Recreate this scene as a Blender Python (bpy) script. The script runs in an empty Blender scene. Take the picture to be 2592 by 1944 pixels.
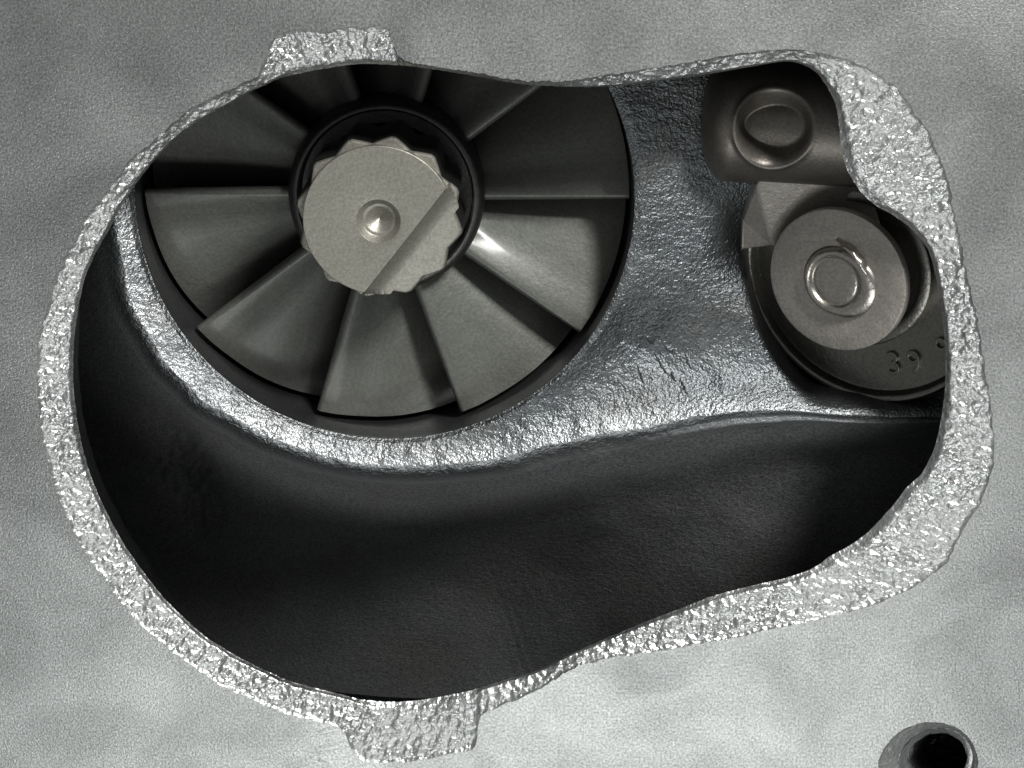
import bpy, math, random
from mathutils import Vector, Matrix, noise
from mathutils.geometry import tessellate_polygon

random.seed(7)
R = math.radians
# ---------------------------------------------------------------- units
# everything is laid out in "u" (1 u = 0.04 mm); the flange face is the plane z = 0
S = 4.0e-5
scene = bpy.context.scene
col = scene.collection

# ---------------------------------------------------------------- camera
LENS, PITCH = 60.0, R(18.0)
F = 2592 * LENS / 36.0
DIST = F
cam_d = bpy.data.cameras.new("camera")
cam_d.lens = LENS
cam_d.sensor_width = 36.0
cam_d.clip_start = 0.002
cam_d.clip_end = 50.0
cam = bpy.data.objects.new("camera", cam_d)
col.objects.link(cam)
CAM = Vector((0, math.sin(PITCH), math.cos(PITCH))) * DIST
cam.location = CAM * S
cam.rotation_euler = (-PITCH, 0, 0)
scene.camera = cam
ROT = Matrix.Rotation(-PITCH, 3, 'X')


def at(px, py, z):
    """point of the plane z (u) that the photograph shows at px, py"""
    d = ROT @ Vector(((px - 1296) / F, -(py - 972) / F, -1.0))
    t = (z - CAM.z) / d.z
    return CAM + d * t


# ---------------------------------------------------------------- world and lamps
world = bpy.data.worlds.new("World")
scene.world = world
world.use_nodes = True
bg = world.node_tree.nodes["Background"]
bg.inputs[0].default_value = (0.955, 1.0, 0.99, 1)
bg.inputs[1].default_value = 0.17


def area(name, loc, target, sx, sy, power, colr):
    l = bpy.data.lights.new(name, 'AREA')
    l.shape = 'RECTANGLE'
    l.size, l.size_y = sx * S, sy * S
    l.energy = power
    l.color = colr
    o = bpy.data.objects.new(name, l)
    o.location = Vector(loc) * S
    d = Vector(target) - Vector(loc)
    o.rotation_euler = d.to_track_quat('-Z', 'Y').to_euler()
    col.objects.link(o)
    return o


area("ceiling_lamp", (4300, 6700, 5600), (0, 0, 0), 1900, 1500, 2.15, (1.0, 1.0, 0.975))
area("room_window", (200, -4900, 7000), (0, -700, 0), 6000, 2200, 0.285, (0.975, 1.0, 0.985))

vs = scene.view_settings
vs.view_transform = 'Standard'
vs.look = 'None'
vs.exposure = 0.0
vs.gamma = 1.0
vs.use_curve_mapping = False


# ---------------------------------------------------------------- materials
def metal(name, base, rough, metallic=1.0, grain=(5, 1.0), coarse=None, blotch=None,
          sparkle=None, rough_var=0.03, hue=None, stains=(), coat=0.0, speck=(0.84, 1.1)):
    """grain=(size u, height u); coarse the same; blotch=(size u, darkest factor)"""
    m = bpy.data.materials.new(name)
    m.use_nodes = True
    nt = m.node_tree
    N, L = nt.nodes, nt.links
    b = N["Principled BSDF"]
    b.inputs["Metallic"].default_value = metallic
    tc = N.new("ShaderNodeTexCoord")
    mp = N.new("ShaderNodeMapping")
    mp.inputs["Scale"].default_value = (1 / S,) * 3
    L.new(tc.outputs["Object"], mp.inputs["Vector"])

    def nz(size, detail=2.0, rgh=0.55, dist=0.0):
        n = N.new("ShaderNodeTexNoise")
        n.inputs["Scale"].default_value = 1.0 / size
        n.inputs["Detail"].default_value = detail
        n.inputs["Roughness"].default_value = rgh
        n.inputs["Distortion"].default_value = dist
        L.new(mp.outputs[0], n.inputs["Vector"])
        return n

    def rng(src, a, b_, c, d):
        r = N.new("ShaderNodeMapRange")
        r.inputs[1].default_value, r.inputs[2].default_value = a, b_
        r.inputs[3].default_value, r.inputs[4].default_value = c, d
        L.new(src, r.inputs[0])
        return r.outputs[0]

    def math_(op, a, b_):
        q = N.new("ShaderNodeMath")
        q.operation = op
        for i, v in enumerate((a, b_)):
            if isinstance(v, (int, float)):
                q.inputs[i].default_value = v
            else:
                L.new(v, q.inputs[i])
        return q.outputs[0]

    fac = rng(nz(grain[0] * 1.3, 1).outputs[0], 0.3, 0.7, *speck)
    if blotch:
        bl = rng(nz(blotch[0], 4, 0.6, 0.6).outputs[0], 0.34, 0.66, blotch[1], 1.0)
        fac = math_('MULTIPLY', fac, bl)
    for (sx, sy, rx, ry, k) in stains:
        p = at(sx, sy, 0)
        ad = N.new("ShaderNodeVectorMath")
        ad.operation = 'SUBTRACT'
        L.new(mp.outputs[0], ad.inputs[0])
        ad.inputs[1].default_value = p
        mu = N.new("ShaderNodeVectorMath")
        mu.operation = 'MULTIPLY'
        L.new(ad.outputs[0], mu.inputs[0])
        mu.inputs[1].default_value = (1 / rx, 1 / ry, 0)
        ln = N.new("ShaderNodeVectorMath")
        ln.operation = 'LENGTH'
        L.new(mu.outputs[0], ln.inputs[0])
        wob = math_('ADD', ln.outputs["Value"], rng(nz(90, 3).outputs[0], 0.3, 0.7, -0.25, 0.25))
        fac = math_('MULTIPLY', fac, rng(wob, 0.7, 1.15, k, 1.0))
    if hue:
        mixc = N.new("ShaderNodeMix")
        mixc.data_type = 'RGBA'
        L.new(rng(nz(hue[0], 3, 0.6, 0.4).outputs[0], 0.38, 0.62, 0, 1), mixc.inputs[0])
        mixc.inputs[6].default_value = (*base, 1)
        mixc.inputs[7].default_value = (*hue[1], 1)
        csrc = mixc.outputs[2]
    else:
        rgb = N.new("ShaderNodeRGB")
        rgb.outputs[0].default_value = (*base, 1)
        csrc = rgb.outputs[0]
    vm = N.new("ShaderNodeVectorMath")
    vm.operation = 'SCALE'
    L.new(csrc, vm.inputs[0])
    L.new(fac, vm.inputs[3])
    L.new(vm.outputs[0], b.inputs["Base Color"])
    rn = nz(150, 3)
    L.new(rng(rn.outputs[0], 0.3, 0.7, max(rough - rough_var, 0.03), rough + rough_var), b.inputs["Roughness"])
    # relief
    h = math_('MULTIPLY', nz(grain[0], 2.5, 0.6).outputs[0], grain[1] * 2)
    if coarse:
        h = math_('ADD', h, math_('MULTIPLY', nz(coarse[0], 2.0, 0.5, 0.3).outputs[0], coarse[1] * 2))
    if sparkle:
        vo = N.new("ShaderNodeTexVoronoi")
        vo.inputs["Scale"].default_value = 1.0 / sparkle[0]
        L.new(mp.outputs[0], vo.inputs["Vector"])
        h = math_('ADD', h, math_('MULTIPLY', vo.outputs["Distance"], sparkle[1]))
    bp = N.new("ShaderNodeBump")
    bp.inputs["Strength"].default_value = 1.0
    bp.inputs["Distance"].default_value = S
    L.new(h, bp.inputs["Height"])
    L.new(bp.outputs[0], b.inputs["Normal"])
    if coat:
        b.inputs["Coat Weight"].default_value = coat
        b.inputs["Coat Roughness"].default_value = 0.17
    return m


M = {}
M['face'] = metal("machined_flange", (0.59, 0.607, 0.59), 0.40, grain=(5, 0.55), coarse=(22, 0.15), speck=(0.70, 1.22), hue=(11, (0.60, 0.598, 0.598)),
                  blotch=(400, 0.68), rough_var=0.025,
                  stains=[(1640, 1700, 120, 62, 0.86), (60, 1180, 150, 170, 0.85), (230, 1850, 200, 80, 0.9), (1120, 1990, 300, 60, 0.9)])
M['cast'] = metal("bright_cast_rim", (0.66, 0.665, 0.658), 0.40, grain=(7, 0.8), coarse=(15, 2.3), rough_var=0.1)
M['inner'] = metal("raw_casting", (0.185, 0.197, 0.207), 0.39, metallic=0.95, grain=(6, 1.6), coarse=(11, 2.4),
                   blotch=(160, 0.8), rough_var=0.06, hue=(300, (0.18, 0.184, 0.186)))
M['flank_lift'] = metal("lifted_casting", (0.25, 0.257, 0.264), 0.5, metallic=0.25, grain=(6, 0.8), coarse=(18, 0.8), speck=(0.6, 1.3),
                   blotch=(330, 0.8), hue=(420, (0.245, 0.243, 0.24)))  # same casting, made paler and matt to brighten the shaded flank
M['wall'] = metal("port_edge", (0.13, 0.13, 0.14), 0.32, grain=(8, 1.5), coarse=(22, 4.0))
M['bore'] = metal("bored_wall", (0.20, 0.205, 0.205), 0.45, grain=(8, 0.4))
M['blade'] = metal("cast_blade", (0.126, 0.13, 0.118), 0.56, metallic=0.6, coat=0.32, grain=(7, 0.35), coarse=(40, 0.7),
                   hue=(420, (0.118, 0.119, 0.106)))
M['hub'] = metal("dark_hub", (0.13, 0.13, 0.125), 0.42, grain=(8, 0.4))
M['nut'] = metal("satin_nut", (0.325, 0.312, 0.272), 0.45, metallic=0.7, grain=(6, 0.3), coarse=(50, 0.6), blotch=(200, 0.95))
M['gate'] = metal("gate_steel", (0.46, 0.425, 0.388), 0.44, metallic=0.55, grain=(6, 0.4), coarse=(40, 0.9), blotch=(150, 0.82))
M['shaft'] = metal("shaft_steel", (0.22, 0.20, 0.18), 0.42, metallic=0.75, grain=(6, 0.3), blotch=(120, 0.8))
M['head'] = metal("valve_head_steel", (0.26, 0.25, 0.23), 0.31, grain=(6, 0.4), coarse=(30, 0.6))
M['rivet'] = metal("polished_rivet", (0.62, 0.58, 0.53), 0.30, grain=(7, 0.3), coarse=(40, 0.8))
M['sink'] = metal("worn_countersink", (0.5, 0.505, 0.5), 0.5, grain=(6, 1.0), coarse=(16, 2.0))
M['thread'] = metal("thread_steel", (0.42, 0.42, 0.43), 0.28, grain=(6, 0.6))


def crest_and_flank_tone(m, pale, flank_lift, flank_metallic, flank_rough):
    """mix in scoured bright metal (attribute red) and matt brightening of the flank (attribute green)"""
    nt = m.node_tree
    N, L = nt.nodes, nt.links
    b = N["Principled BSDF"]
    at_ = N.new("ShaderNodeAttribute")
    at_.attribute_name = "tone_mask"
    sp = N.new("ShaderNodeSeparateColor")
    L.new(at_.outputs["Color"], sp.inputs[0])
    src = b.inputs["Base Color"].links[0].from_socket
    for k, c in ((0, pale), (1, flank_lift)):
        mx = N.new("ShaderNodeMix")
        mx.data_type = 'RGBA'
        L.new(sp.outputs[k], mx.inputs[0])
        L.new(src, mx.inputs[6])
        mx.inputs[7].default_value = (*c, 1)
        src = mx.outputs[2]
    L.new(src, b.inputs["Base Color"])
    for key, v in (("Metallic", flank_metallic), ("Roughness", flank_rough)):
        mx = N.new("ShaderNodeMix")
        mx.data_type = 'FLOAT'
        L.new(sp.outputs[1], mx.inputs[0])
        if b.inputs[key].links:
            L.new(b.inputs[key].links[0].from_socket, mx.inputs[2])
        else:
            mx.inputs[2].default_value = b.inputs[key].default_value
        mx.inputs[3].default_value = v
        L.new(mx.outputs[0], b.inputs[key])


crest_and_flank_tone(M['inner'], (0.56, 0.575, 0.585), (0.245, 0.252, 0.258), 0.25, 0.5)


# ---------------------------------------------------------------- mesh helpers
def obj(name, verts, faces, mat, parent=None, smooth=True, angle=None):
    me = bpy.data.meshes.new(name)
    me.from_pydata([(v[0] * S, v[1] * S, v[2] * S) for v in verts], [], faces)
    me.validate()
    if smooth:
        me.polygons.foreach_set("use_smooth", [True] * len(me.polygons))
    me.materials.append(mat)
    if smooth and angle:
        me.set_sharp_from_angle(angle=R(angle))
    me.update()
    o = bpy.data.objects.new(name, me)
    col.objects.link(o)
    if parent:
        o.parent = parent
    return o


def thing(name, label, cat):
    o = bpy.data.objects.new(name, None)
    o.empty_display_size = 0.005
    col.objects.link(o)
    o["label"] = label
    o["category"] = cat
    return o


def grid_faces(nu, nv, wrap, off=0):
    """nv rings of nu verts each"""
    f = []
    for j in range(nv - 1):
        for i in range(nu if wrap else nu - 1):
            a = off + j * nu + i
            b = off + j * nu + (i + 1) % nu
            f.append((a, b, b + nu, a + nu))
    return f


def frame_of(o, n, up=(0, 1, 0)):
    n = Vector(n).normalized()
    x = Vector(up).cross(n).normalized()
    y = n.cross(x)
    return lambda a, b, c: Vector(o) + x * a + y * b + n * c


def lathe(prof, fr, seg=96, cap0=False, cap1=False, rfun=None):
    v, f = [], []
    for (r, z) in prof:
        for i in range(seg):
            a = 2 * math.pi * i / seg
            rr = r * (rfun(a, r, z) if rfun else 1)
            v.append(fr(rr * math.cos(a), rr * math.sin(a), z))
    f = grid_faces(seg, len(prof), True)
    if cap0:
        f.append(tuple(range(seg))[::-1])
    if cap1:
        k = (len(prof) - 1) * seg
        f.append(tuple(range(k, k + seg)))
    return v, f


def catmull(pts, n):
    """closed smooth curve through pts, n samples per span"""
    out = []
    m = len(pts)
    for i in range(m):
        p0, p1, p2, p3 = (Vector(pts[(i + k) % m]) for k in (-1, 0, 1, 2))
        for j in range(n):
            t = j / n
            out.append(0.5 * ((2 * p1) + (p2 - p0) * t + (2 * p0 - 5 * p1 + 4 * p2 - p3) * t * t
                              + (3 * p1 - p0 - 3 * p2 + p3) * t ** 3))
    return out


def polar(pts, c, n):
    """radius of a closed outline round c at n angles (angle measured with y up)"""
    A = []
    for p in pts:
        A.append((math.atan2(-(p[1] - c[1]), p[0] - c[0]) % (2 * math.pi), math.hypot(p[0] - c[0], p[1] - c[1])))
    A.sort()
    A = [(A[-1][0] - 2 * math.pi, A[-1][1])] + A + [(A[0][0] + 2 * math.pi, A[0][1])]
    out, k = [], 0
    for i in range(n):
        a = 2 * math.pi * i / n
        while A[k + 1][0] < a:
            k += 1
        t = (a - A[k][0]) / max(A[k + 1][0] - A[k][0], 1e-9)
        out.append(A[k][1] * (1 - t) + A[k + 1][1] * t)
    return out


def sstep(a, b, x):
    t = min(1, max(0, (x - a) / (b - a)))
    return t * t * (3 - 2 * t)


def fbm(x, y, z=0.0):
    return noise.noise((x, y, z)) + 0.5 * noise.noise((2.1 * x, 2.1 * y, z + 7))


# ================================================================ outlines (photograph coordinates)
INNER = [(939, 162), (894, 163), (826, 173), (781, 181), (713, 197), (668, 217), (616, 241), (585, 260), (521, 295),
         (458, 339), (411, 383), (363, 440), (325, 492), (300, 535), (275, 583), (245, 635), (220, 689), (205, 744),
         (193, 816), (186, 888), (186, 979), (190, 1020), (200, 1090), (220, 1174), (248, 1250), (281, 1318),
         (318, 1384), (361, 1445), (422, 1521), (506, 1600), (560, 1637), (615, 1669), (723, 1720), (800, 1742),
         (853, 1755), (925, 1772), (1016, 1776), (1106, 1765), (1197, 1746), (1290, 1717), (1363, 1696), (1431, 1662),
         (1507, 1627), (1598, 1589), (1659, 1564), (1742, 1533), (1800, 1510), (1887, 1486), (1959, 1470), (2018, 1454),
         (2065, 1434), (2098, 1410), (2152, 1380), (2186, 1356), (2219, 1325), (2266, 1273), (2293, 1236), (2330, 1202),
         (2350, 1169), (2367, 1128), (2377, 1088), (2387, 1028), (2392, 984), (2393, 900), (2384, 789), (2369, 702),
         (2351, 637), (2315, 587), (2261, 545), (2217, 520), (2185, 492), (2166, 466), (2145, 430), (2130, 376),
         (2121, 293), (2109, 249), (2076, 195), (2047, 170), (2007, 157), (1971, 157), (1917, 166), (1845, 179),
         (1772, 190), (1700, 200), (1610, 212), (1535, 219), (1460, 220), (1393, 218), (1330, 214), (1266, 205),
         (1203, 193), (1140, 182), (1077, 173), (1013, 166)]
OUTER = [(1052, 161), (1016, 147), (1003, 133), (997, 110), (992, 86), (978, 72), (894, 67), (826, 76), (749, 79),
         (706, 89), (682, 108), (676, 136), (665, 165), (648, 193), (600, 217), (509, 260), (458, 293), (414, 331),
         (363, 377), (332, 401), (303, 440), (256, 501), (220, 545), (195, 599), (169, 639), (140, 711), (115, 791),
         (97, 863), (93, 942), (99, 1036), (106, 1101), (119, 1163), (144, 1246), (173, 1315), (195, 1362), (227, 1416),
         (267, 1467), (325, 1550), (383, 1604), (445, 1655), (506, 1698), (561, 1735), (615, 1760), (687, 1792),
         (777, 1821), (846, 1836), (868, 1852), (886, 1890), (902, 1914), (925, 1927), (980, 1930), (1070, 1923),
         (1142, 1908), (1193, 1897), (1206, 1880), (1211, 1836), (1226, 1806), (1301, 1774), (1363, 1746), (1446, 1696),
         (1525, 1671), (1591, 1658), (1670, 1649), (1742, 1633), (1851, 1616), (1923, 1599), (1978, 1587), (2100, 1562),
         (2200, 1535), (2300, 1493), (2387, 1433), (2414, 1387), (2441, 1336), (2468, 1296), (2491, 1252), (2515, 1169),
         (2515, 1101), (2508, 1017), (2498, 967), (2488, 900), (2472, 800), (2448, 700), (2432, 610), (2416, 550),
         (2404, 475), (2383, 414), (2353, 339), (2326, 298), (2284, 237), (2254, 210), (2214, 183), (2150, 152),
         (2080, 135), (2025, 126), (1953, 126), (1881, 134), (1808, 146), (1700, 165), (1614, 178), (1535, 189),
         (1456, 203), (1393, 207), (1330, 204), (1266, 196), (1203, 184), (1140, 174)]
HC = (1200, 900)
NA = 2400
rin = polar(catmull([(p[0], p[1], 0) for p in INNER], 8), HC, NA)
rout = polar(catmull([(p[0], p[1], 0) for p in OUTER], 6), HC, NA)
for i in range(NA):
    a = 2 * math.pi * i / NA
    x, y = math.cos(a), math.sin(a)
    rout[i] = max(rout[i] + 4.5 * fbm(x * 45, y * 45) + 2.0 * noise.noise((x * 130, y * 130, 3)), rin[i] + 7)
    rin[i] += 1.2 * noise.noise((x * 60, y * 60, 9))


def himg(i, r):
    a = 2 * math.pi * i / NA
    return HC[0] + r * math.cos(a), HC[1] - r * math.sin(a)


# ================================================================ frame of the tilted wastegate flap
px, py, zc = 2117, 711, -215.0
WC = at(px, py, zc)
Vv = (CAM - WC).normalized()
Rx = (Vector((1, 0, 0)) - Vv * Vv.x).normalized()
Uy = Vv.cross(Rx)
TILT = R(31)
nrm = math.sin(TILT) * (-0.82 * Rx - 0.57 * Uy) + math.cos(TILT) * Vv
fg = frame_of(WC, nrm)
sc = (CAM - WC).length / F
RWA = 184 * sc


RHD = 395
HOFF = Uy * -32 + Rx * 6

# ================================================================ turbine housing
housing = thing("turbine_housing",
                "grey cast turbine housing with smooth machined flange around a large oval outlet port", "turbo housing")

# --- flange face, with the port and the bolt hole cut out of it
XL, XR, YB, YT = -2000, 2000, -2000, 1700
loop_o = [at(*himg(i, rout[i]), 0.0) for i in range(NA)]
BH = at(2349, 1940, 0.0)
NB = 180
bolt_r = []
for i in range(NB):
    a = 2 * math.pi * i / NB
    bolt_r.append(136 + 2 * noise.noise((math.cos(a) * 4, math.sin(a) * 4, 2.0)) + 2.5 * noise.noise((math.cos(a) * 19, math.sin(a) * 19, 2.0)))
loop_b = [Vector((BH.x + bolt_r[i] * math.cos(2 * math.pi * i / NB), BH.y + bolt_r[i] * math.sin(2 * math.pi * i / NB), 0))
          for i in range(NB)]
rect = [Vector((XL, YB, 0)), Vector((XR, YB, 0)), Vector((XR, YT, 0)), Vector((XL, YT, 0))]
allv = rect + loop_o + loop_b
tris = tessellate_polygon([rect, loop_o, loop_b])
tri2 = []
for t in tris:
    p, q, r_ = (allv[k] for k in t)
    tri2.append(t if (q - p).cross(r_ - p).z > 0 else (t[0], t[2], t[1]))
obj("flange_face", allv, tri2, M['face'], housing, smooth=False)

# --- rough cast rim between the machined face and the port edge
NR = 26
vv = []
for j in range(NR):
    t = j / (NR - 1)
    for i in range(NA):
        ro, ri = rout[i], rin[i]
        w = ro - ri
        if j == 0:
            r, z = ro, 0.0
        elif j == 1:
            r, z = ro - min(5, w * .15), -5.0
        else:
            tt = (j - 1) / (NR - 2)
            r = (ro - min(5, w * .15)) * (1 - tt) + ri * tt
            z = -6.5 - 22 * tt - 14 * sstep(0.86, 1, tt) * min(1, w / 60)
            px, py = himg(i, r)
            e = min(1, 6 * (1 - tt)) * min(1, w / 30)
            z += e * (4.2 * fbm(px / 14, py / 14) + 4.5 * fbm(px / 42, py / 42, 5))
            z = min(z, -2.5 - 6 * tt)
        vv.append(at(*himg(i, r), z))
rim_last = vv[-NA:]
obj("cast_rim", vv, grid_faces(NA, NR, True), M['cast'], housing)

# --- wall of the port below the edge, then the roof of the chamber behind it
hcw = at(*HC, 0)
stations = [(0, 0), (-12, 2), (-45, 4), (-90, 8), (-120, 30), (-150, 120), (-190, 320), (-215, 620), (-215, 1500)]
ang_open = []
idx = range(0, NA, 4)
vv = []
for k, (dz, off) in enumerate(stations):
    for i in idx:
        a = math.degrees(2 * math.pi * i / NA)
        u = 1 - sstep(150, 180, a) * (1 - sstep(212, 238, a))
        p = rim_last[i]
        d = Vector((p.x - hcw.x, p.y - hcw.y, 0)).normalized()
        under = off + (u * 0.8 * min(-dz, 120))
        wob = 2.2 * noise.noise((p.x / 30, p.y / 30, dz / 20)) if k not in (0,) else 0
        vv.append(p + d * (under + wob) + Vector((0, 0, dz)))
obj("port_wall", vv, grid_faces(len(idx), len(stations), True), M['wall'], housing)

# --- bolt hole: worn countersink and thread
fr_b = lambda a, b, c: Vector((BH.x + a, BH.y + b, c))
vv = []
rings = [(1.0, 0, 0, 0), (0.97, -6, 2, 0), (0.93, -9, 5, 0), (0.88, -13, 10, 0), (0.83, -18, 17, 0), (0.78, -24, 23, 0), (0.745, -30, 28, 0)]
for (s_, z, ox, oy) in rings:
    for i in range(NB):
        a = 2 * math.pi * i / NB
        r = bolt_r[i] * s_
        if 0 > z > -28:
            r += 2.2 * noise.noise((math.cos(a) * 14, math.sin(a) * 14, z / 5.0))
        vv.append(Vector((BH.x + ox + r * math.cos(a), BH.y + oy + r * math.sin(a), z)))
obj("countersink", vv, grid_faces(NB, len(rings), True), M['sink'], housing)
lastr = vv[-NB:]
vv, ff = [], []
# helical thread
NT = 150
vv += lastr
base = len(vv)
for j in range(NT):
    for i in range(NB):
        a = 2 * math.pi * i / NB
        z = -30 - j * 2.6
        ph = ((z / 26.0) + i / NB) % 1.0
        tri = abs(ph - 0.5) * 2
        r = (101 - 19 * (1 - tri)) if j > 1 else 101
        vv.append(Vector((BH.x + 28 + .55 * (-30 - z) + r * math.cos(a), BH.y - .40 * (-30 - z) + r * math.sin(a), z)))
ff += grid_faces(NB, NT, True, base)
ff += [tuple(range(base + (NT - 1) * NB, base + NT * NB))]
for i in range(NB):
    a_, b_ = i, (i + 1) % NB
    ff.append((a_, b_, base + (i + 1) % NB, base + i))
obj("threaded_hole", vv, ff, M['thread'], housing, angle=50)

# --- raw casting inside: shelf round the bore, crest, and the flank that falls away from it
ZL = -318.0
pl, pr = at(340, 517, ZL), at(1607, 517, ZL)
CB = (pl + pr) / 2
RB = (pr.x - pl.x) / 2
CREST = [(292, 540), (300, 574), (312, 653), (327, 744), (348, 798), (381, 852), (424, 924), (482, 979), (513, 1016),
         (592, 1056), (665, 1099), (755, 1132), (846, 1160), (950, 1175), (1055, 1178), (1100, 1176), (1190, 1169),
         (1281, 1156), (1353, 1131), (1462, 1109), (1498, 1098), (1606, 1085), (1715, 1062), (1823, 1044), (1900, 1040),
         (1984, 1036), (2085, 1046), (2186, 1051), (2354, 1053), (2480, 1056), (2640, 1040), (2700, 900), (2700, 500),
         (2700, 100), (2400, -260), (1900, -330), (1300, -330), (900, -260), (560, -100), (360, 150), (300, 400)]
ZK = -288.0
NP = 1080
cw = [at(p[0], p[1], ZK) for p in catmull([(p[0], p[1], 0) for p in CREST], 8)]
kd = polar([(p.x, -p.y) for p in cw], (CB.x, -CB.y), NP)
kds = [sum(kd[(i + d) % NP] for d in range(-30, 31)) / 61 for i in range(NP)]
kd = [sum(kd[(i + d) % NP] for d in range(-3, 4)) / 7 for i in range(NP)]
ARM = at(1895, 600, -430)
ts = [k / 64 for k in range(65)]
sl = [5, 11, 18, 26, 35, 45, 56, 70, 85, 100] + [100 + 16 * k for k in range(1, 36)] + [740, 820, 1000, 1200]
vv = []
drops = {}
PATCH = at(470, 1210, -640)


def drop(s, a1, k):
    key = (round(s, 1), round(a1, 3), round(k, 1))
    if key not in drops:
        z, n = 0.0, 40
        for q in range(n):
            m = (q + .5) / n * s
            a_ = a1 * (1 - math.exp(-m / k)) - R(17) * sstep(140, 420, m) - R(7) * sstep(420, 800, m)
            z += math.tan(a_) * s / n
        drops[key] = z
    return drops[key]


nh = nrm.normalized()
HC3 = WC + HOFF


def clear_flap(x, y, z, t):
    """keep the casting below the valve head, wrapping closely round its edge"""
    pz = HC3.z - ((x - HC3.x) * nh.x + (y - HC3.y) * nh.y) / nh.z
    q = Vector((x, y, pz)) - HC3
    lim = pz - 262 / nh.z
    out = (q - nh * q.dot(nh)).length - RHD
    # the plane at the head's level lies off its axis: use the point at that level
    q2 = Vector((x, y, lim)) - HC3
    out = (q2 - nh * q2.dot(nh)).length - RHD
    k = (1 - sstep(-10, 60, out)) * (1 - sstep(.84, .96, t))
    return z + (min(z, lim) - z) * k


def shelf_z(x, y, t, w, r):
    V = min(75, 0.20 * max(0, w - 70))
    z = ZL + (ZK - ZL) * t - V * math.sin(math.pi * t ** 0.9)
    z -= 10 * (1 - sstep(0, 12, r - RB))
    z = clear_flap(x, y, z, t)
    z -= 85 * math.exp(-((x - ARM.x) / 75) ** 2 - ((y - ARM.y) / 110) ** 2)
    e = sstep(0, 10, r - RB)
    return z + e * (1.8 * fbm(x / 19, y / 19) + 3.5 * fbm(x / 60, y / 60, 2))


def shelf_at(px, py):
    p = at(px, py, -330)
    for _ in range(4):
        r = math.hypot(p.x - CB.x, p.y - CB.y)
        i = int((math.atan2(p.y - CB.y, p.x - CB.x) % (2 * math.pi)) / (2 * math.pi) * NP) % NP
        w = kd[i] - RB
        p = at(px, py, shelf_z(p.x, p.y, min(1, max(0, (r - RB) / w)), w, r))
    return p


for t in ts:
    for i in range(NP):
        a = 2 * math.pi * i / NP
        w = kd[i] - RB
        r = RB + w * t
        x, y = CB.x + r * math.cos(a), CB.y + r * math.sin(a)
        z = shelf_z(x, y, t, w, r)
        z += 1.6 * fbm(x / 22, y / 60, 21) * sstep(.8, 1, t)
        wob = 0.8 * noise.noise((x / 12, y / 12, 4))
        vv.append(Vector((x + wob, y + wob, z)))
for s_ in sl:
    for i in range(NP):
        a = 2 * math.pi * i / NP
        ad = math.degrees(a)
        r = kd[i] + (kds[i] - kd[i]) * sstep(15, 220, s_) + s_
        x, y = CB.x + r * math.cos(a), CB.y + r * math.sin(a)
        vis = sstep(150, 175, ad) * (1 - sstep(346, 356, ad))
        z = ZK - drop(s_, R(53) - R(20) * sstep(280, 332, ad) * (1 - sstep(335, 352, ad)), 21.0)
        e = math.exp(-s_ / 90)
        jag = 3 * fbm(x / 40, y / 40, 11) * math.exp(-s_ / 40)
        z += (0.4 + 3.4 * e) * fbm(x / 17, y / 17) + jag + 1.6 * fbm(x / 22, y / 60, 21) * math.exp(-s_ / 25)
        dp = math.exp(-((x - PATCH.x) / 95) ** 2 - ((y - PATCH.y) / 240) ** 2)
        z += dp * (-55 + 20 * fbm(x / 26, y / 36, 31))
        z += 4 * fbm(x / 210, y / 210, 8) * sstep(60, 400, s_)
        # small moulded step under the gate
        st = sstep(312, 330, ad) * (1 - sstep(352, 358, ad))
        z += st * (16 * sstep(44, 54, s_) - 8 * sstep(54, 90, s_))
        vv.append(Vector((x, y, max(z, -1800))))
ff = [f[::-1] for f in grid_faces(NP, len(ts) + len(sl), True)]
ff = [f[::-1] for f in ff]
cut = (len(ts) - 1 + 9) * NP                 # faces of the shelf and of the crest's outer roll
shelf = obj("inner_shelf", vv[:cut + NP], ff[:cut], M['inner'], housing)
tmask = shelf.data.color_attributes.new("tone_mask", 'FLOAT_COLOR', 'POINT')
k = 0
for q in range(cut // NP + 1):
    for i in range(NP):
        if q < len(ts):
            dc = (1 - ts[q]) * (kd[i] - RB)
            lit_ = math.exp(-(dc / 52) ** 2)  # light on the crest, painted into the colour
            fl_ = 0.0
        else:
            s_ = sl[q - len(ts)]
            lit_ = math.exp(-(s_ / 30) ** 2)
            fl_ = sstep(14, 85, s_)  # blends into the brightened matt tone of the flank
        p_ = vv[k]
        lit_ *= 1 - .55 * sstep(316, 334, 360 * i / NP)
        lit_ *= 0.72 + 0.45 * fbm(p_.x / 45, p_.y / 45, 41)
        tmask.data[k].color = (min(1, max(0, lit_)), fl_, 0, 1)
        k += 1
obj("chamber_flank", vv[cut:], [tuple(k - cut for k in f_) for f_ in ff[cut:]], M['flank_lift'], housing)

# --- bore round the wheel
fr_c = lambda a, b, c: Vector((CB.x + a, CB.y + b, c))
v, f = lathe([(RB - .5, ZL - 9), (RB - 2, ZL - 18), (RB + 1, ZL - 30), (RB + 1, ZL - 100), (RB + 1, ZL - 104), (RB + 6, ZL - 108),
              (RB + 6, ZL - 180), (RB + 2, -900), (RB + 2, -1390)], fr_c, 200)
obj("bore_wall", v, f, M['bore'], housing, angle=35)

# --- outside of the casting behind the flange
bz = -1850
bv = [(XL, YB, 0), (XR, YB, 0), (XR, YT, 0), (XL, YT, 0), (XL, YB, bz), (XR, YB, bz), (XR, YT, bz), (XL, YT, bz)]
bf = [(0, 1, 5, 4), (1, 2, 6, 5), (2, 3, 7, 6), (3, 0, 4, 7), (4, 5, 6, 7)]
obj("outer_casing", bv, bf, M['inner'], housing, smooth=False)

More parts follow.
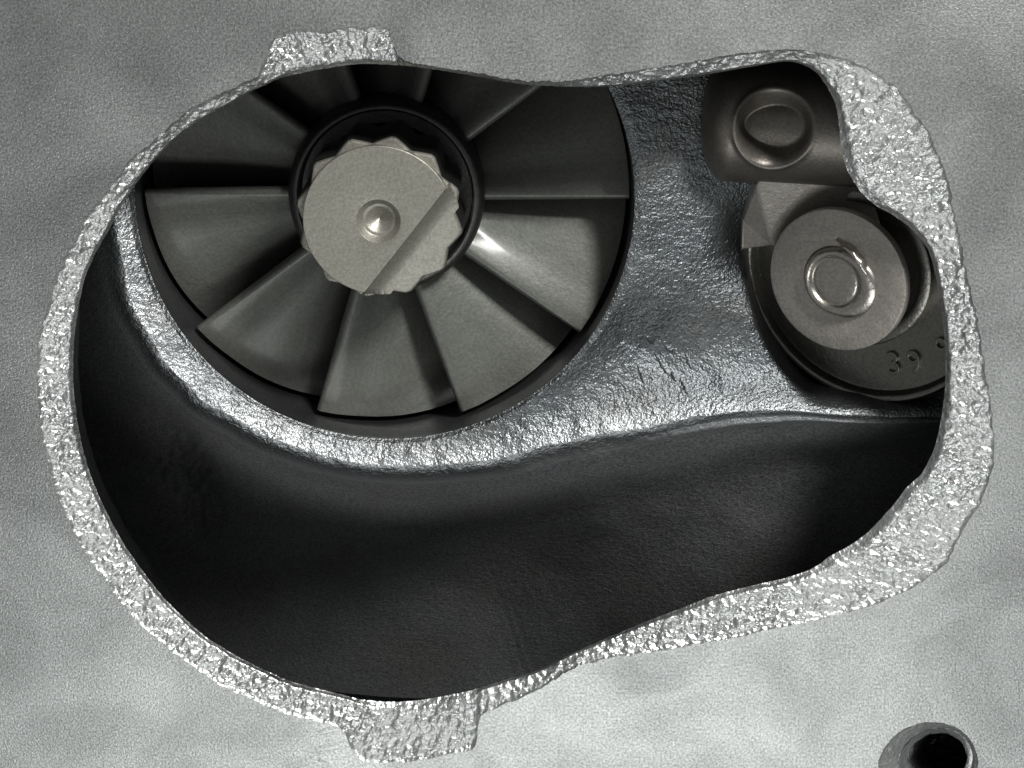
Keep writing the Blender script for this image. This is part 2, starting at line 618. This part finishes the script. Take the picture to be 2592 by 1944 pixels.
# ================================================================ turbine wheel
wheel = thing("turbine_rotor", "dark ten-bladed turbine wheel with twelve-point hub nut inside the round bore", "turbine wheel")
ZW = -440.0
wl, wr = at(366, 487, ZW), at(1597, 487, ZW)
RW = min((wr.x - wl.x) / 2, RB - 7)
CW = at(980, 487, ZW)
CW.x = (CB.x + CW.x) / 2
wheel.location = (CW.x * S, CW.y * S, ZW * S)
fr_w = lambda a, b, c: Vector((a, b, c))     # wheel parts are local to the wheel's centre
RH = 262
v, f = lathe([(0.5, -900), (640, -820), (600, -700), (470, -560), (350, -400), (290, -230), (268, -100), (264, -20), (264, 20),
              (263, 40), (259, 56), (252, 67), (244, 73), (237, 74), (232, 70), (230, 60), (229, 10), (190, 5)],
             fr_w, 160)
obj("hub", v, f, M['hub'], wheel, angle=40)


def blade_mesh():
    NU = 14
    n = 26
    verts, faces, ringlen = [], [], None
    for u in range(NU):
        q = u / (NU - 1)
        r = 235 + (RW - 235) * q
        th = 50 - 19 * q
        mid = []
        for k in range(n):
            t = k / (n - 1)
            ang = R(62) * (1 - (1 - t) ** 1.45) * (0.9 + 0.1 * q)
            z = -430 * (0.34 * t + 0.66 * t ** 2.0)
            # the working surface is dished: falls a little quicker right behind the edge
            z -= 16 * sstep(0, .12, t)
            mid.append(Vector((r * ang, z)))
        nrm = []
        for k in range(n):
            d = (mid[min(k + 1, n - 1)] - mid[max(k - 1, 0)]).normalized()
            nrm.append(Vector((-d.y, d.x)))
        hw = [th / 2 * (0.75 + 0.5 * min(1, k / 6)) for k in range(n)]
        front = [mid[k] + nrm[k] * hw[k] for k in range(n)]
        back = [mid[k] - nrm[k] * hw[k] for k in range(n)]
        d0 = (mid[0] - mid[1]).normalized()
        nose = []
        for k in range(1, 6):
            a = math.pi * k / 6
            nose.append(mid[0] + (-nrm[0] * math.cos(a) + nrm[0] * 0 + d0 * math.sin(a)) * hw[0] * 1.0)
        sec = back[::-1] + nose + front
        ringlen = len(sec)
        for p in sec:
            a = p.x / r
            tipz = 0
            rr = r
            verts.append(Vector((rr * math.cos(a), rr * math.sin(a), p.y + tipz)))
    for u in range(NU - 1):
        for k in range(ringlen - 1):
            a = u * ringlen + k
            faces.append((a, a + ringlen, a + ringlen + 1, a + 1))
    # tip cap strips between back and front
    nb = n
    last = (NU - 1) * ringlen
    L_ = [last + k for k in range(ringlen)]
    i0, i1 = 0, ringlen - 1
    while i1 - i0 > 1:
        if i1 - i0 == 2:
            faces.append((L_[i0], L_[i0 + 1], L_[i1]))
            break
        faces.append((L_[i0], L_[i0 + 1], L_[i1 - 1], L_[i1]))
        i0 += 1
        i1 -= 1
    return verts, faces


bv_, bf_ = blade_mesh()
blade0 = obj("blade", bv_, bf_, M['blade'], wheel, angle=55)
angs = [0, 36.5, 72, 108, 144, 180.5, 216.5, 252.5, 288.5, 324.5]
for k, a in enumerate(angs):
    b = blade0 if k == 0 else blade0.copy()
    if k:
        col.objects.link(b)
        b.parent = wheel
    b.rotation_euler = (0, 0, R(a - 0.5))

# --- nut
NZ = -150.0
nc = at(958, 560, NZ)
ncl = Vector((nc.x - CW.x, nc.y - CW.y, 0))
NS = 480
RP = 219.0


def star(a):
    ph = ((math.degrees(a) + 11) / 30.0) % 1.0
    t = abs(ph - 0.5) * 2           # 1 on a point, 0 in a notch
    return 0.895 + 0.105 * t ** 1.15 - 0.012 * sstep(.9, 1, t)


zt = NZ - ZW                        # local height of the face
fa = math.atan2(-0.617, 0.785)
RC, CHORD = 193.0, 84.0
vv = []
nring = [(1.0, 3), (1.0, -42), (0.99, -34), (0.972, -28)] + [(k, -27) for k in (.955, .94, .92, .9, .87, .84, .8, .75, .7, .65, .6, .55, .5, .45, .4, .3)]
for k, (sc, z) in enumerate(nring):
    for i in range(NS):
        a = 2 * math.pi * i / NS
        r = RP * star(a) * sc
        d = r * math.cos(a - fa) - CHORD
        low = sstep(-1, 7, d) * (14 + max(0, d - 30) * .19)
        zz = z if k == 0 else zt + z - low
        vv.append(ncl + Vector((r * math.cos(a), r * math.sin(a), zz)))
nutf = grid_faces(NS, len(nring), True)
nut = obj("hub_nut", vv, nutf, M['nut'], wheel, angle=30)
nut.data.materials.append(M['hub'])  # dark hub metal on the sides stands in for the overhang's shade
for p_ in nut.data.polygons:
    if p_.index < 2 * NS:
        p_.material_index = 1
# raised end face with a flat milled off one side and a centre-drill mark
prof = [(0, -45), (10, -38), (20, -31), (28, -25.5), (33, -22), (36, -20.5), (42, -20), (46, -17), (54, -3), (56.5, -.5), (60, 0)]
vv = []
for (r, z) in prof:
    for i in range(NS):
        a = 2 * math.pi * i / NS
        vv.append(ncl + Vector((r * math.cos(a), r * math.sin(a), zt + z)))


def rmax(a):
    c = math.cos(a - fa)
    return min(RC, CHORD / c) if c > 0 else RC


for (g, z) in ((0.5, 0), (0.985, 0), (0.996, -1.2), (1.0, -3.5)):
    for i in range(NS):
        a = 2 * math.pi * i / NS
        rm = rmax(a)
        r = 60 + (rm - 60) * g
        vv.append(ncl + Vector((r * math.cos(a), r * math.sin(a), zt + z)))
for (g, z) in ((5, -11), (12, -20.5), (22, -31.5), (34, -39.5), (46, -43.2), (60, -47)):
    for i in range(NS):
        a = 2 * math.pi * i / NS
        rm = rmax(a)
        cut = rm < RC - .01
        r = rm + (g if cut else 0)
        if cut:
            dd = CHORD + g
            r = min(dd / max(math.cos(a - fa), .05), RC + 6 + g * .1)
        vv.append(ncl + Vector((r * math.cos(a), r * math.sin(a), zt + z)))
nf = obj("end_face", vv, grid_faces(NS, len(prof) + 10, True), M['nut'], None, angle=32)
nf.parent = nut

# ================================================================ wastegate
gate = thing("wastegate_valve", "brownish steel wastegate flap with round washer, riveted pin and cross shaft beside bore", "valve flap")
v, f = lathe([(88, -12), (91, -9), (95, -1), (99, 0), (RWA - 7, 0), (RWA - 2, -1.5), (RWA, -6), (RWA, -24), (RWA - 4, -28), (60, -28)], fg, 160)
obj("washer", v, f, M['gate'], gate, angle=40)


# riveted pin: dished head with a curled-over lip
vv, segs = [], 140
prof = [(0.5, 8), (30, 8.5), (54, 8), (60, 6.5), (63, 5), (66, 7), (69, 12), (73, 16), (78, 17.5), (83, 16), (87, 11), (90, 5), (92, -3), (95, -9), (95, -60)]
for (r, z) in prof:
    for i in range(segs):
        a = 2 * math.pi * i / segs
        k = max(0, math.cos(a + R(20))) ** 1.5      # smeared towards the right
        rr = r + (26 * k * sstep(70, 92, r) if r < 94 else 22 * k)
        zz = z * (1 - .35 * k) if r > 68 and z > 0 else z
        vv.append(fg(rr * math.cos(a), rr * math.sin(a), zz + 0.5 * noise.noise((r * .05, a * 3, 1))))
rivet = obj("rivet", vv, grid_faces(segs, len(prof), True), M['rivet'], gate)
# torn burr of the lip, upper right
burr = []
bfc = []
nb_ = 22
for k in range(nb_):
    t = k / (nb_ - 1)
    a = R(92 - 84 * t)
    h = 24 * math.sin(math.pi * min(1, t * 1.05)) ** .6 + 3
    w = 17 * math.sin(math.pi * t) ** .7 + 2
    jag = 6 * noise.noise((t * 9, 0, 0))
    ro = 96 + (1 - t) * 17 + jag
    burr += [fg((ro - w) * math.cos(a), (ro - w) * math.sin(a), 4), fg((ro - w * .4) * math.cos(a), (ro - w * .4) * math.sin(a), h),
             fg(ro * math.cos(a), ro * math.sin(a), h * .7), fg((ro + 3) * math.cos(a), (ro + 3) * math.sin(a), -2)]
for k in range(nb_ - 1):
    for q in range(3):
        a_ = k * 4 + q
        bfc.append((a_, a_ + 1, a_ + 5, a_ + 4))
b_ = obj("burr", burr, bfc, M['rivet'], None)
b_.parent = rivet
# scuff ridge across the washer
sv, sf = [], []
ns = 20
for k in range(ns):
    t = k / (ns - 1)
    x = -128 + 128 * t
    y = 96 + 34 * t - 10 * t * t
    w = 9 + 5 * math.sin(math.pi * t) + 2 * noise.noise((t * 7, 2, 0))
    h = 2.4 * math.sin(math.pi * t) ** .5
    sv += [fg(x, y - w, -.5), fg(x, y - w * .4, h), fg(x, y + w * .5, h), fg(x + 1, y + w, -.5)]
for k in range(ns - 1):
    for q in range(3):
        a_ = k * 4 + q
        sf.append((a_, a_ + 4, a_ + 5, a_ + 1))
s_ = obj("scuff_mark", sv, sf, M['rivet'], gate)

# boss of the arm under the washer
RBO = 216
v, f = lathe([(60, -250), (172, -250), (178, -246), (183, -112), (187, -106), (RBO - 7, -104), (RBO - 1, -108), (RBO, -116), (RBO + 3, -170), (RBO + 5, -235)],
             fg, 150)
obj("boss", v, f, M['head'], gate, angle=40)
# valve head with a raised lip
v, f = lathe([(150, -205), (336, -205), (344, -203), (347, -195), (351, -184), (358, -178), (366, -178), (373, -186), (376, -202), (RHD - 4, -236), (RHD, -246),
              (RHD, -300), (120, -330)], fg, 200)
v = [p + HOFF for p in v]
head = obj("valve_head", v, f, M['head'], gate, angle=45)


def text_mesh(ch, size, ext):
    cu = bpy.data.curves.new("numeral", 'FONT')
    cu.body = ch
    cu.size = size
    cu.extrude = ext
    cu.bevel_depth = 1.3
    cu.bevel_resolution = 2
    cu.offset = -1.2
    cu.align_x = 'CENTER'
    cu.align_y = 'CENTER'
    o = bpy.data.objects.new("numeral", cu)
    col.objects.link(o)
    dg = bpy.context.evaluated_depsgraph_get()
    me = bpy.data.meshes.new_from_object(o.evaluated_get(dg))
    vs_ = [p.co.copy() for p in me.vertices]
    fs_ = [tuple(p.vertices) for p in me.polygons]
    bpy.data.objects.remove(o)
    return vs_, fs_


def onto(px, py, h):
    """local flap coordinates of the point at height h seen at px, py"""
    d = (at(px, py, 0) - CAM).normalized()
    n = nrm.normalized()
    p0 = WC + n * h
    t = (p0 - CAM).dot(n) / d.dot(n)
    q = CAM + d * t - WC
    x = Vector((0, 1, 0)).cross(n).normalized()
    y = n.cross(x)
    return q.dot(x), q.dot(y)


for ch, ix, iy, rot in (("3", 2264, 921, 13), ("9", 2316, 918, 15), ("9", 2388, 886, 18)):
    tv, tf = text_mesh(ch, 94, 7)
    hz = -203 + HOFF.dot(nrm)
    a, b = onto(ix, iy, hz)
    cr, sr = math.cos(R(rot)), math.sin(R(rot))
    vv = [fg(a + cr * p.x * .95 - sr * p.y, b + sr * p.x * .95 + cr * p.y, hz + p.z) for p in tv]
    o = obj("numeral", vv, tf, M['head'], None, angle=40)
    o.parent = head

# arm from the boss up to the shaft
pA, pB, pC = at(1930, 440, -285), at(2200, 440, -265), at(1957, 640, -385)
pn = (pB - pA).cross(pC - pA)


def onplane(px, py):
    d = at(px, py, 0) - CAM
    return CAM + d * ((pA - CAM).dot(pn) / d.dot(pn))


top = [(1930, 440), (2180, 440), (2215, 520), (2250, 640), (2100, 800), (1990, 720), (1957, 622), (1914, 470)]
tv = [onplane(*p) for p in top]
low = [Vector((p.x, p.y, p.z - 190)) for p in tv]
fac = [at(1880, 556, -405), at(1876, 632, -430)]
facl = [Vector((p.x, p.y, p.z - 130)) for p in fac]
av = tv + low + fac + facl
n = len(tv)
af = [tuple(range(n))[::-1]]
for k in range(n):
    k2 = (k + 1) % n
    if k == 6:
        continue
    af.append((k, k2, k2 + n, k + n))
A, B, C_, D_ = 2 * n, 2 * n + 1, 2 * n + 2, 2 * n + 3
af += [(6, 7, A, B), (A, B, D_, C_), (7, 7 + n, C_, A), (6, B, D_, 6 + n)]
arm = obj("arm", av, af, M['gate'], gate, smooth=False)
bm_ = arm.modifiers.new("round", 'BEVEL')
bm_.width = 6 * S
bm_.segments = 3
bm_.limit_method = 'ANGLE'
bm_.angle_limit = R(25)

# cross shaft with a pocket in its side
SR = 163.0
sc_ = at(1776, 300, -385)
se_ = at(2500, 330, -300)
ax = (se_ - sc_).normalized()
fs = frame_of(sc_, ax, up=(0, 1, 0))
prof = [(max(.5, SR * math.sin(R(t)) ** .8), 78 - 80 * math.cos(R(t))) for t in range(0, 90, 6)]
prof += [(SR, 78 + 4 * k) for k in range(0, 122)] + [(SR, 760), (0.5, 760)]
# pocket: radial hole pressed into the wall
pk = at(1962, 322, -185)
pd = Vector((-0.10, 0.16, 1)).normalized()
pd = (pd - ax * pd.dot(ax)).normalized()
tq = ax.cross(pd)
segs = 300
vv = []
for (r, z) in prof:
    for i in range(segs):
        a = 2 * math.pi * i / segs
        p = fs(r * math.cos(a), r * math.sin(a), z)
        q = p - pk
        if q.dot(pd) > -SR * .9 and r == SR:
            d = math.hypot(q.dot(ax), q.dot(tq))
            RPK = 98
            u_, w_ = q.dot(ax) / RPK, q.dot(tq) / RPK
            k = sstep(0, .24, 1 - d / RPK) * (1 - .45 * u_)
            wt = min(1.2, max(0.1, .55 - .5 * u_ + .45 * w_))
            lipk = math.exp(-((d - RPK - 5) / 7.0) ** 2) * 7 * wt
            rad = (p - (sc_ + ax * z)).normalized()
            p = p - rad * (54 * k) + rad * lipk
        vv.append(p)
obj("shaft", vv, grid_faces(segs, len(prof), True), M['shaft'], gate)

# ================================================================ small marks
def ridge(name, pts, w, h, mat, parent, lift=0.0, zf=None):
    """low raised stroke along pts (photograph coordinates) lying on the surface zf"""
    sv, sf = [], []
    P = []
    for k in range(len(pts) - 1):
        for q in range(6):
            t = q / 6
            P.append((pts[k][0] * (1 - t) + pts[k + 1][0] * t, pts[k][1] * (1 - t) + pts[k + 1][1] * t))
    P.append(pts[-1])
    W3 = [zf(*p) for p in P]
    for k, p in enumerate(W3):
        d = (W3[min(k + 1, len(W3) - 1)] - W3[max(k - 1, 0)])
        d.z = 0
        d.normalize()
        sd = Vector((-d.y, d.x, 0))
        e = math.sin(math.pi * (k + .35) / (len(W3) - .3)) ** .6
        ww = w * e * (1 + .15 * noise.noise((p.x / 9, p.y / 9, 1)))
        hh = h * e * (1 + .4 * noise.noise((p.x / 7, p.y / 7, 5)))
        for (o_, z_) in ((-1, .05), (-.5, hh * .55), (0.0, hh), (.5, hh * .55), (1, .05)):
            sv.append(p + sd * ww * o_ + Vector((0, 0, z_ + lift)))
    for k in range(len(W3) - 1):
        for q in range(4):
            a_ = k * 5 + q
            sf.append((a_, a_ + 5, a_ + 6, a_ + 1))
    o = obj(name, sv, sf, mat, parent)
    return o


for st in ([(1632, 847), (1645, 858), (1655, 874)], [(1657, 892), (1672, 916), (1692, 950)], [(1614, 928), (1624, 946), (1630, 968)],
           [(1684, 878), (1696, 884), (1701, 896)], [(1735, 894), (1744, 914), (1751, 935)], [(1722, 955), (1733, 976), (1742, 999)],
           [(1672, 900), (1684, 930)], [(1700, 940), (1712, 966)]):
    ridge("casting_mark", st, 7, 4, M['inner'], housing, 0.5, shelf_at)
fz = lambda x, y: at(x, y, 0)
for st, w, h in (([(800, 1856), (830, 1849), (862, 1845)], 8, 2.0), ([(768, 1901), (806, 1899), (846, 1891), (872, 1878)], 10, 2.4),
                 ([(700, 1950), (760, 1932), (806, 1916), (832, 1926), (846, 1950)], 10, 2.0)):
    ridge("burr_mark", st, w * 1.3, h * .55, M['face'], housing, 0.0, fz)
